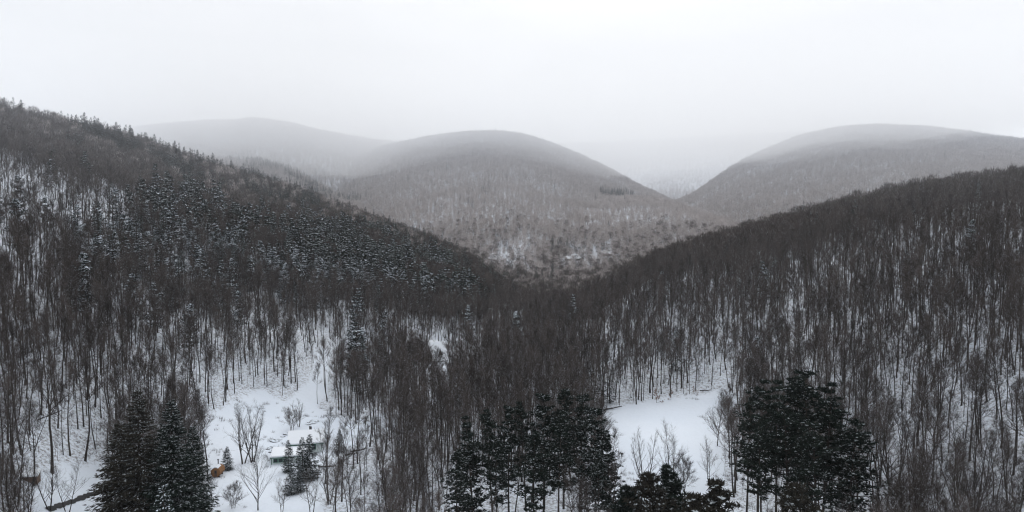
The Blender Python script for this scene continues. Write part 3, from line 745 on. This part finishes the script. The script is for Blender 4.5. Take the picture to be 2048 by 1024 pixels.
# dark spruces on the valley floor before the far village
for px, base, top in [(1036, 575, 539), (1050, 576, 545), (1060, 576, 548), (1071, 574, 538), (1083, 577, 546), (1104, 578, 533)]:
    pass
for px, r, top, lb in [(1036, 800, 534, 'left-most small dark spruce'), (1050, 805, 541, 'second dark spruce'), (1072, 795, 532, 'middle tall dark spruce'), (1084, 810, 541, 'fourth dark spruce'), (1104, 790, 526, 'right-most and tallest dark spruce')]:
    place(SPD, 20, px, top, r, lb + ' in the row on the valley floor below the far houses', 'spruce', 'spruce_tree', 'dark spruces on the valley floor', wide=.9)
for px, r, top, lb in [(1218, 585, 556, 'snowy pine at the lower edge of the right hillside, left of two'), (1270, 590, 540, 'snowy pine on the lower edge of the right hillside, right of two')]:
    place(CN[2], 18, px, top, r, lb, 'pine', 'pine_tree')

# the row of pointed spruces along the left skyline
hl_px = [0, 100, 200, 300, 400, 500, 600, 700, 800, 900, 960]; hl_y = [207, 232, 252, 282, 320, 347, 378, 415, 452, 490, 520]
hl_r = [700, 730, 770, 810, 840, 860, 870, 850, 820, 740, 650]
for i, px in enumerate([30, 58, 63, 148, 170, 186, 205, 213, 231, 248, 256, 264, 275, 290, 304, 314, 322, 338, 350, 362, 370, 380, 396, 406, 415, 427, 436, 450, 472, 500, 526, 560, 596, 630, 680, 735, 790, 850, 905]):
    sk = np.interp(px, hl_px, hl_y); r = float(np.interp(px, hl_px, hl_r)) - 8 - (i * 37 % 30)
    bit = 'far left end' if px < 180 else 'left part' if px < 300 else 'middle' if px < 420 else 'right part' if px < 600 else 'low right end'
    place(SPD, 20, px, sk - 7 - [12, 6, 15, 3, 9, 17, 5][i % 7] * (1 if px < 500 else .6), r, 'dark pointed spruce on the skyline of the left hillside, ' + bit + ' of its row', 'spruce', 'spruce_tree', 'skyline spruces, ' + bit, wide=1.25)
# leafless trees in the open
op = [pair(bare(700, 14, 4.6, .16, 26, 7, 6, .022, 6, 1, (.75, .2), .17, tl=1.4), 'tree', BM), pair(bare(701, 18, 3.6, .2, 14, 6, 6, .022, 6, 3, (.7, .25), .19), 'tree', BM),
      pair(bare(702, 13, 3.6, .25, 16, 6, 6, .022, 6, 2, (.9, .4), .13), 'tree', BM), pair(bare(703, 15, 4.4, .18, 40, 9, 8, .022, 5, 1, (.95, .25), .15, tl=1.5), 'tree', BM),
      pair(bare(704, 8, 2.4, .2, 14, 7, 7, .03, 5, 3, (.9, .5), .09), 'tree', BM), pair(bare(705, 24, 3.4, .5, 20, 7, 7, .035, 6, 1, (.8, .3), .30), 'tree', BM)]
OH = [14, 18, 13, 15, 8, 24]
for k, px, base, top, lb in [
    (0, 512, 1022, 903, 'open-grown leafless tree with a fan of branches on the snow below the barrel'), (1, 484, 928, 792, 'clump of leafless trees with three dark stems left of the house'),
    (1, 503, 925, 800, 'leaning dark-stemmed leafless tree at the right of the clump left of the house'), (2, 648, 925, 846, 'gnarled leafless tree standing at the right end of the house'),
    (1, 597, 855, 795, 'leafless trees with several stems just behind the house roof'), (4, 583, 862, 812, 'small leafless tree left of the stems behind the house roof'),
    (2, 420, 1012, 940, 'leafless tree leaning out beside the big spruces'), (4, 462, 1018, 960, 'stunted leafless tree on the snow at the bottom, left of the fan-shaped tree'),
    (2, 560, 1030, 950, 'twisted leafless tree at the bottom, right of the fan-shaped tree'), (1, 1290, 985, 850, 'leafless tree with spreading stems on the snow field, left of two'),
    (2, 1345, 985, 848, 'leafless tree with forked stems on the snow field, right of two'), (4, 1368, 985, 905, 'low twiggy leafless tree right of the forked one on the snow field'),
    (2, 1420, 970, 878, 'gnarled leafless tree with a crooked fork at the right of the snow field'), (3, 1436, 892, 788, 'rounded dense leafless tree at the right edge of the snow field'),
    (3, 1462, 935, 800, 'tall dense leafless tree between the snow field and the right-hand pines'), (1, 92, 1018, 905, 'leafless tree with a cluster of stems at the lower left'),
    (2, 128, 1022, 925, 'leafless tree with crooked arms on the snow at the lower left'), (5, 99, 945, 700, 'tall thick brown trunk reaching far up at the lower left'),
    (1, 45, 1050, 900, 'leafless tree with pale branches at the left edge, near the bottom'), (1, 1788, 988, 795, 'large triple-stemmed leafless tree on the snow right of the right-hand pines'),
    (5, 1838, 892, 700, 'single stout leafless tree up the slope right of the triple-stemmed one'), (1, 1955, 1030, 850, 'pale-branched leafless tree near the lower right corner'),
    (3, 700, 1040, 900, 'dense leafless tree at the bottom, left of the dark central wood'), (5, 1300, 786, 640, 'thick dark trunk standing at the far edge of the snow field'),
    (1, 655, 1010, 905, 'leafless tree with thin grey stems below the house, right of the spruces'), (2, 620, 1035, 930, 'crooked leafless tree at the bottom below the small spruces'),
    (5, 372, 980, 760, 'tall leafless trunk rising at the right of the big spruces')]:
    place_on(op[k], OH[k], px, base, top, lb, 'bare tree', 'bare_tree')
# beech saplings that keep their leaves, along the far edge of the field
def sapling(seed):
    T, C = bare(seed, 4, 1.3, .15, 12, 5, 4, .03, 4, 1, (1.1, .6), .05, tl=.6)
    for _ in range(260):
        v_ = Vector(random.choice(C.v)); twig(C, v_, rv(), .22, .08, 1)
    return T.mesh('sapling_trunk', ['bark']), C.mesh('sapling_crown', ['twig', 'leaf'])
sm = sapling(720)
for px, py, s, lb in [(1313, 806, 1.3, 'rusty-leaved beech sapling, largest of three at the far edge of the snow field'), (1342, 800, .9, 'small rusty beech sapling, middle of three at the field edge'), (1388, 790, .8, 'thin rusty beech sapling, right of three at the field edge')]:
    x, y, z = ground(px, py); plant('beech_sapling', sm, (x, y, z), px, s, lb, 'sapling', 'rusty beech saplings at the field edge')

# ------------------------------------------------------------------ the pale house with its lower wing
hx, hy, _ = spot(606, 207); hz_ = H1(hx, hy)
def wall_block(x0, x1, y0, y1, z0, z1):
    b = MB(); b.box(((x0 + x1) / 2, (y0 + y1) / 2, (z0 + z1) / 2), (x1 - x0, y1 - y0, z1 - z0)); return b
house = empty('house', (hx, hy, hz_), R(12), 1.14); tag(house, 'pale house with green trim and a deep cover of snow on its roofs', 'house')
wall_block(-3.2, 4.2, 0, 6.0, -2, 2.6).build('wall', ['wall_white'], house)
rf = MB()
for sgn in (0, 1):
    ya, yb = (-.7, 3.0) if sgn == 0 else (6.7, 3.0)
    P_ = [Vector((-3.8, ya, 2.45)), Vector((4.9, ya, 2.45)), Vector((4.9, yb, 4.6)), Vector((-3.8, yb, 4.6))]
    up_v = Vector((0, 0, .35)); a_, b_, c_, d_ = P_; q_ = [p + up_v for p in P_]
    for f_ in ((a_, b_, c_, d_), (q_[3], q_[2], q_[1], q_[0]), (a_, q_[0], q_[1], b_), (b_, q_[1], q_[2], c_), (d_, c_, q_[2], q_[3]), (a_, d_, q_[3], q_[0])): rf.quad(*f_)
roof = rf.build('roof', ['roof_snow'], house)
gb = MB()
for x_ in (-3.19, 4.19): gb.tri((x_, 0, 2.6), (x_, 6.0, 2.6), (x_, 3.0, 4.4)); 
gb.build('gable', ['wall_white'], house)
fa = MB(); fa.box((.55, -.73, 2.40), (8.6, .05, .16)); fa.box((4.93, 3.0, 2.42), (.05, 7.2, .14)); fa.build('eaves_board', ['trim_green'], house)
def window(x, y, z, w_, h_, parent, side=False):
    fr, gl = MB(), MB()
    t_ = .12
    if not side:
        for dx in (-1, 1): fr.box((x + dx * (w_ / 2), y - .05, z), (t_, .1, h_ + t_))
        for dz in (-1, 1): fr.box((x, y - .06, z + dz * h_ / 2), (w_ + t_, .08, t_))
        gl.box((x, y - .03, z), (w_, .04, h_))
    else:
        for dy in (-1, 1): fr.box((x + .05, y + dy * (w_ / 2), z), (.1, t_, h_ + t_))
        for dz in (-1, 1): fr.box((x + .06, y, z + dz * h_ / 2), (.08, w_ + t_, t_))
        gl.box((x + .03, y, z), (.04, w_, h_))
    f_ = fr.build('window', ['trim_green'], parent); gl.build('pane', ['glass_dark'], f_)
for x_ in (-2.0, -.8, .5, 2.4): window(x_, 0, 1.45, .8, 1.25, house)
for y_ in (1.2, 3.0, 4.8): window(4.2, y_, 1.45, 1.0, 1.3, house, True)
wg = wall_block(-6.8, .8, -7.0, -.4, -3.4, 1.7); wg.build('wing_wall', ['wall_white'], house)
wr = MB(); wr.box((-3.0, -3.75, 1.93), (8.2, 7.2, .42)); wro = wr.build('wing_roof', ['roof_snow'], house)
bv = wro.modifiers.new('soft', 'BEVEL'); bv.width = .18; bv.segments = 3
wt = MB(); wt.box((-3.0, -7.38, 1.66), (8.0, .06, .10)); wt.box((-6.76, -7.04, -.1), (.16, .12, 3.2)); wt.build('wing_trim', ['trim_green'], house)
for x_ in (-5.8, -4.7, -3.6): window(x_, -7.0, .95, .9, .8, house)
ch = MB(); ch.box((1.4, 3.9, 4.9), (.6, .6, 1.3)); ch.build('chimney', ['rock'], house)

# barrel-shaped cedar sauna
bx_, by_, bz_ = ground(436, 951)
sa = empty('barrel_sauna', (bx_, by_, bz_), R(2), 1.1); tag(sa, 'orange-brown wooden barrel sauna with a thin chimney on the snow', 'sauna')
b = MB(); n_ = 20
ring = lambda y, r_: [Vector((math.cos(2 * math.pi * i / n_) * r_, y, 1.15 + math.sin(2 * math.pi * i / n_) * r_)) for i in range(n_)]
ra, rb_ = ring(-1.5, 1.08), ring(1.5, 1.08)
for i in range(n_): b.quad(ra[i], ra[(i + 1) % n_], rb_[(i + 1) % n_], rb_[i])
b.build('barrel', ['cedar'], sa)
b = MB()
for y_ in (-1.36, 1.36):
    rr_ = ring(y_, 1.05); k_ = len(b.v); b.v += [tuple(p) for p in rr_]; b.f.append(tuple(range(k_, k_ + n_))); b.m.append(0)
b.build('end_wall', ['cedar'], sa)
b = MB(); b.box((0, -1.39, .95), (.62, .04, 1.45)); dr = b.build('door', ['brown_wood'], sa)
b = MB(); b.box((0, -1.42, 1.25), (.34, .03, .5)); b.build('pane', ['glass_dark'], dr)
b = MB()
for y_ in (-.9, 0, .9):
    h_ = [Vector((math.cos(2 * math.pi * i / n_) * 1.10, y_, 1.15 + math.sin(2 * math.pi * i / n_) * 1.10)) for i in range(n_)] ; h2 = [p + Vector((0, .07, 0)) for p in h_]
    for i in range(n_): b.quad(h_[i], h_[(i + 1) % n_], h2[(i + 1) % n_], h2[i])
b.build('hoop', ['metal_dark'], sa)
b = MB(); k_ = 9
for i in range(k_):
    t0, t1 = math.pi * (.34 + .32 * i / k_), math.pi * (.34 + .32 * (i + 1) / k_)
    p0, p1 = [Vector((math.cos(t) * 1.11, 0, 1.15 + math.sin(t) * 1.11)) for t in (t0, t1)]
    w0, w1 = [Vector((math.cos(t) * 1.2, 0, 1.17 + math.sin(t) * (1.11 + .22 * math.sin((t / math.pi - .34) / .32 * math.pi)))) for t in (t0, t1)]
    A_, B_ = Vector((0, -1.5, 0)), Vector((0, .6, 0))
    b.quad(w0 + A_, w1 + A_, w1 + B_, w0 + B_); b.quad(p0 + A_, p1 + A_, w1 + A_, w0 + A_); b.quad(p0 + B_, w0 + B_, w1 + B_, p1 + B_)
b.build('roof_snow', ['roof_snow'], sa)
b = MB(); b.tube([Vector((-.3, 1.1, 2.0)), Vector((-.3, 1.1, 3.3))], [.12, .12], 10); b.box((-.3, 1.1, 3.38), (.36, .36, .08)); b.build('chimney', ['metal_dark'], sa)
for y_ in (-1, 1):
    b = MB(); b.box((0, y_, .05), (1.5, .18, .5)); b.build('cradle', ['dark_wood'], sa)

# A-frame cabin with a dormer, deep in the wood
ax, ay, az_ = ground(873, 722); rr_ = math.hypot(ax, ay)
cab = empty('a_frame_cabin', (ax, ay, az_ + .8), R(34), 1.12); tag(cab, 'dark A-frame cabin with a steep snowy roof and a triangular dormer', 'cabin')
Lh, Wh, Hh = 3.3, 3.4, 7.0
b = MB()
for sg in (-1, 1):
    o_ = Vector((0, sg * .22, .12))
    P_ = [Vector((-Lh - .5, sg * (Wh + .3), -.3)), Vector((Lh + .5, sg * (Wh + .3), -.3)), Vector((Lh + .5, 0, Hh)), Vector((-Lh - .5, 0, Hh))]; q_ = [p + o_ for p in P_]
    a_, b_, c_, d_ = P_
    for f_ in ((a_, b_, c_, d_), (q_[3], q_[2], q_[1], q_[0]), (a_, q_[0], q_[1], b_), (b_, q_[1], q_[2], c_), (d_, c_, q_[2], q_[3]), (a_, d_, q_[3], q_[0])): b.quad(*f_)
b.build('roof', ['roof_snow'], cab)
b = MB()
for x_ in (-Lh, Lh): b.tri((x_, -Wh, -.6), (x_, Wh, -.6), (x_, 0, Hh - .15))
b.build('gable_wall', ['dark_wood'], cab)
b = MB(); b.tri((.0 - 1.1, -Wh + .15, 2.0), (.0 + 1.1, -Wh + .15, 2.0), (0, -Wh + .15, 4.6)); dm = b.build('dormer', ['dark_wood'], cab)
b = MB()
b.quad((-1.3, -Wh - .1, 1.85), (0, -Wh - .1, 4.85), (0, -1.0, 4.85), (-1.3, -1.9, 1.85)); b.quad((1.3, -Wh - .1, 1.85), (1.3, -1.9, 1.85), (0, -1.0, 4.85), (0, -Wh - .1, 4.85)); b.build('dormer_roof', ['roof_snow'], dm)
b = MB(); b.box((-Lh - .06, 0, 3.0), (.06, 1.2, 1.2)); b.build('window', ['glass_dark'], cab)
b = MB(); b.box((-Lh - 2, -.5, .1), (3.4, 7.5, .25)); b.build('deck', ['brown_wood'], cab)

# far village and sheds
def hut(name, px, py, W_, D_, Hw, rise, rz, wallm, label, cat, base=0):
    x, y, z = ground(px, py); e = empty(name, (x, y, z), rz); tag(e, label, cat)
    b = MB(); b.box((0, 0, Hw / 2 - .6), (W_, D_, Hw + 1.2))
    for s_ in (-1, 1): b.tri((s_ * W_ / 2, -D_ / 2, Hw), (s_ * W_ / 2, D_ / 2, Hw), (s_ * W_ / 2, 0, Hw + rise * .92))
    b.build('wall', [wallm], e)
    b = MB()
    for sg in (-1, 1):
        P_ = [Vector((-W_ / 2 - .4, sg * (D_ / 2 + .5), Hw - .15)), Vector((W_ / 2 + .4, sg * (D_ / 2 + .5), Hw - .15)), Vector((W_ / 2 + .4, 0, Hw + rise)), Vector((-W_ / 2 - .4, 0, Hw + rise))]
        q_ = [p + Vector((0, 0, .35)) for p in P_]; a_, b_, c_, d_ = P_
        for f_ in ((a_, b_, c_, d_), (q_[3], q_[2], q_[1], q_[0]), (a_, q_[0], q_[1], b_), (b_, q_[1], q_[2], c_), (d_, c_, q_[2], q_[3]), (a_, d_, q_[3], q_[0])): b.quad(*f_)
    b.build('roof', ['roof_snow'], e)
    b = MB(); b.box((-W_ * .22, -D_ / 2 - .03, Hw * .5), (W_ * .14, .05, Hw * .4)); b.build('window', ['glass_dark'], e)
    b = MB(); b.box((W_ * .15, -D_ / 2 - .03, Hw * .36), (W_ * .11, .05, Hw * .7)); b.build('door', ['brown_wood'], e); return e
hut('house', 1213, 511, 17, 10, 2.6, 4.0, R(-6), 'dark_wood', 'long far house with a wide snowy roof, right-most of the valley houses', 'house')
hut('house', 1137, 521, 8, 8, 3, 3.5, R(20), 'dark_wood', 'small far house with a dark wall below the dark pines of the village', 'house')
hut('house', 1158, 521, 8, 6, 2.4, 2.4, R(5), 'dark_wood', 'lowest and smallest far house, between two others in the valley', 'house')
hut('house', 988, 529, 13, 9, 3, 5, R(-10), 'dark_wood', 'far dark house with a snowy roof, left-most of the valley houses', 'house')
hut('shed', 855, 694, 9, 4, 2.0, 1.0, R(8), 'dark_wood', 'long low dark shed up the slope behind the A-frame cabin', 'shed')
hut('shed', 53, 956, 4.4, 2.2, .8, .5, R(15), 'brown_wood', 'low weathered brown shed among leafless trees at the lower left', 'shed')

# ------------------------------------------------------------------ brook, logs, rocks
def ribbon(name, pts, wid, mat_, lift=.05, **kw):
    P_ = [Vector(ground(*p)) for p in pts]; Q = []
    for a_, b_ in zip(P_[:-1], P_[1:]):
        for k in range(8): Q.append(a_.lerp(b_, k / 8))
    Q.append(P_[-1]); b = MB(); prev = None; random.seed(5)
    for i, p in enumerate(Q):
        d = (Q[min(i + 1, len(Q) - 1)] - Q[max(i - 1, 0)]); s_ = Vector((-d.y, d.x, 0)).normalized() * wid * random.uniform(.6, 1.2)
        row = [p + s_ * t for t in (-.5, 0, .5)]
        row = [Vector((q.x, q.y, H1(q.x, q.y) + lift)) for q in row]
        if prev: b.quad(prev[0], row[0], row[1], prev[1]); b.quad(prev[1], row[1], row[2], prev[2])
        prev = row
    o = b.build(name, [mat_]); 
    for k, v in kw.items(): o[k] = v
    return o
ribbon('brook', [(95, 1023), (115, 1014), (150, 1002), (180, 992), (215, 980), (260, 962)], 1.1, 'brook_water', .10, kind='structure')
def log(px, py, L, r_, rz, tilt, label, mat_='bark', snow=True):
    x, y, z = ground(px, py); e = empty('fallen_log', (x, y, z + r_ * .6), rz); tag(e, label, 'log')
    d = Vector((math.cos(tilt), 0, math.sin(tilt))); b = MB(); random.seed(px)
    pts = [d * (L * (k / 5)) + Vector((0, random.gauss(0, .06), random.gauss(0, .04))) for k in range(6)]
    b.tube(pts, [r_ * (1 - .1 * k) for k in range(6)], 8); b.build('stem', [mat_], e)
    b = MB()
    for k in range(1, 6):
        p = pts[k] ; dd = Vector((random.gauss(.3, .3), random.gauss(0, 1), random.uniform(.2, 1))).normalized()
        b.tube([p, p + dd * random.uniform(.5, 1.6)], [r_ * .25, .02], 4)
    b.build('stub', [mat_], e)
for a_ in [(1196, 824, 9, .32, R(22), R(4), 'thick brown log lying along the left end of the snow field edge'), (1262, 796, 7, .2, R(8), R(-28), 'thin trunk leaning at the far edge of the snow field'),
           (690, 912, 3.6, .28, R(40), R(0), 'dark log on the snow right of the gnarled tree by the house'), (702, 906, 4.4, .36, R(40), R(0), 'thickest dark log on the snowy bank right of the house'),
           (636, 936, 4.5, .28, R(10), 0, 'short dark log on the snow below the gnarled tree'), (1400, 783, 4, .2, R(-20), R(8), 'small dark log where the snow field meets the wood at its right end'),
           (75, 842, 5, .2, R(35), R(18), 'slanting dead log at the left among the trunks')]: log(*a_)
def rock(px, py, s, label, fl=.45):
    x, y, z = ground(px, py); b = MB(); random.seed(int(px * 7 + py)); n1, n2 = 9, 6
    for j in range(n2 + 1):
        for i in range(n1):
            ph, th = math.pi * j / n2, 2 * math.pi * i / n1; k = s * random.uniform(.75, 1.2)
            b.v.append((math.sin(ph) * math.cos(th) * k * 1.5, math.sin(ph) * math.sin(th) * k, math.cos(ph) * k * fl))
    for j in range(n2):
        for i in range(n1): b.f.append((j * n1 + i, (j + 1) * n1 + i, (j + 1) * n1 + (i + 1) % n1, j * n1 + (i + 1) % n1)); b.m.append(0)
    o = b.build('rock', ['rock']); o.location = (x, y, z + s * .12); o.rotation_euler = (0, 0, random.uniform(-.4, .4)); tag(o, label, 'rock', 'dark rocks of the stone bank behind the house')
for i, (px, py, s) in enumerate([(548, 884, 1.0), (541, 896, .7), (535, 899, .5), (558, 880, .6), (566, 875, .5), (573, 870, .8), (579, 867, .5), (616, 850, .7), (622, 847, 1.0), (630, 843, .9), (512, 892, .4), (543, 905, .6), (551, 903, .5), (626, 842, .7), (656, 796, .5), (668, 780, .9), (672, 768, .6)]):
    near = 'behind the roof of the house' if px > 600 and py > 800 else 'high on the snowy path above the house' if py < 800 else 'left of the house' if py < 890 else 'just left of the lower wing'
    rock(px, py, s, 'dark snow-capped rock %s, number-less stone of the bank' % near if False else 'dark snow-capped rock of the stone bank ' + near)
# ------------------------------------------------------------------ haze
def volume(name, mb, dens, col, label):
    h = mb.build(name, [])
    m = bpy.data.materials.new(name); m.use_nodes = True; m.node_tree.nodes.clear()
    o_ = m.node_tree.nodes.new('ShaderNodeOutputMaterial'); pv = m.node_tree.nodes.new('ShaderNodeVolumePrincipled')
    pv.inputs['Color'].default_value = (*col, 1); pv.inputs['Density'].default_value = dens; pv.inputs['Anisotropy'].default_value = .7
    m.node_tree.links.new(pv.outputs[0], o_.inputs['Volume']); h.data.materials.append(m)
    h['kind'] = 'stuff'; h['label'] = label; h['category'] = name.replace('_', ' '); return h
zt = float(Z.max()) + 60
HZ = MB(); HZ.box((0, 0, (zt - 12) / 2), (16000, 16000, zt + 12))
volume('haze', HZ, 9e-5, (.97, .98, 1), 'thin pale winter haze filling the whole valley')
print('top', zt)
# the ragged underside of the cloud that swallows the far summits
gx = np.linspace(-6500, 6500, 90); gy = np.linspace(900, 7600, 60); CX, CY = np.meshgrid(gx, gy)
cr_ = np.hypot(CX, CY); caz = np.arctan2(CX, CY); ztop = zt - 8
zb = 235 + fbm(CX / 600, CY / 600) * 260 + np.clip(caz - .35, 0, 1) * 260
zb = zb - 40 - np.clip((cr_ - 2100) / 2000, 0, 1) * 170 + np.clip((1750 - cr_) / 800, 0, 1) ** 1.5 * 460 - 20; zb = np.minimum(zb, ztop - 2)
bm_ = MB(); ny_, nx_ = CX.shape
for z_ in (zb, np.full_like(zb, ztop)): bm_.v += [tuple(map(float, t)) for t in zip(CX.ravel(), CY.ravel(), z_.ravel())]
o2 = ny_ * nx_
for j in range(ny_ - 1):
    for i in range(nx_ - 1):
        a = j * nx_ + i; bm_.f.append((a, a + nx_, a + nx_ + 1, a + 1)); bm_.f.append((o2 + a, o2 + a + 1, o2 + a + nx_ + 1, o2 + a + nx_))
for i in range(nx_ - 1):
    for j, fl in ((0, 0), (ny_ - 1, 1)):
        a = j * nx_ + i; f_ = (a, a + 1, o2 + a + 1, o2 + a); bm_.f.append(f_[::-1] if fl else f_)
for j in range(ny_ - 1):
    for i, fl in ((0, 1), (nx_ - 1, 0)):
        a = j * nx_ + i; f_ = (a, a + nx_, o2 + a + nx_, o2 + a); bm_.f.append(f_[::-1] if fl else f_)
bm_.m = [0] * len(bm_.f)
volume('low_cloud', bm_, 1.1e-3, (1, 1, 1), 'low white cloud hiding the tops of the far mountains')
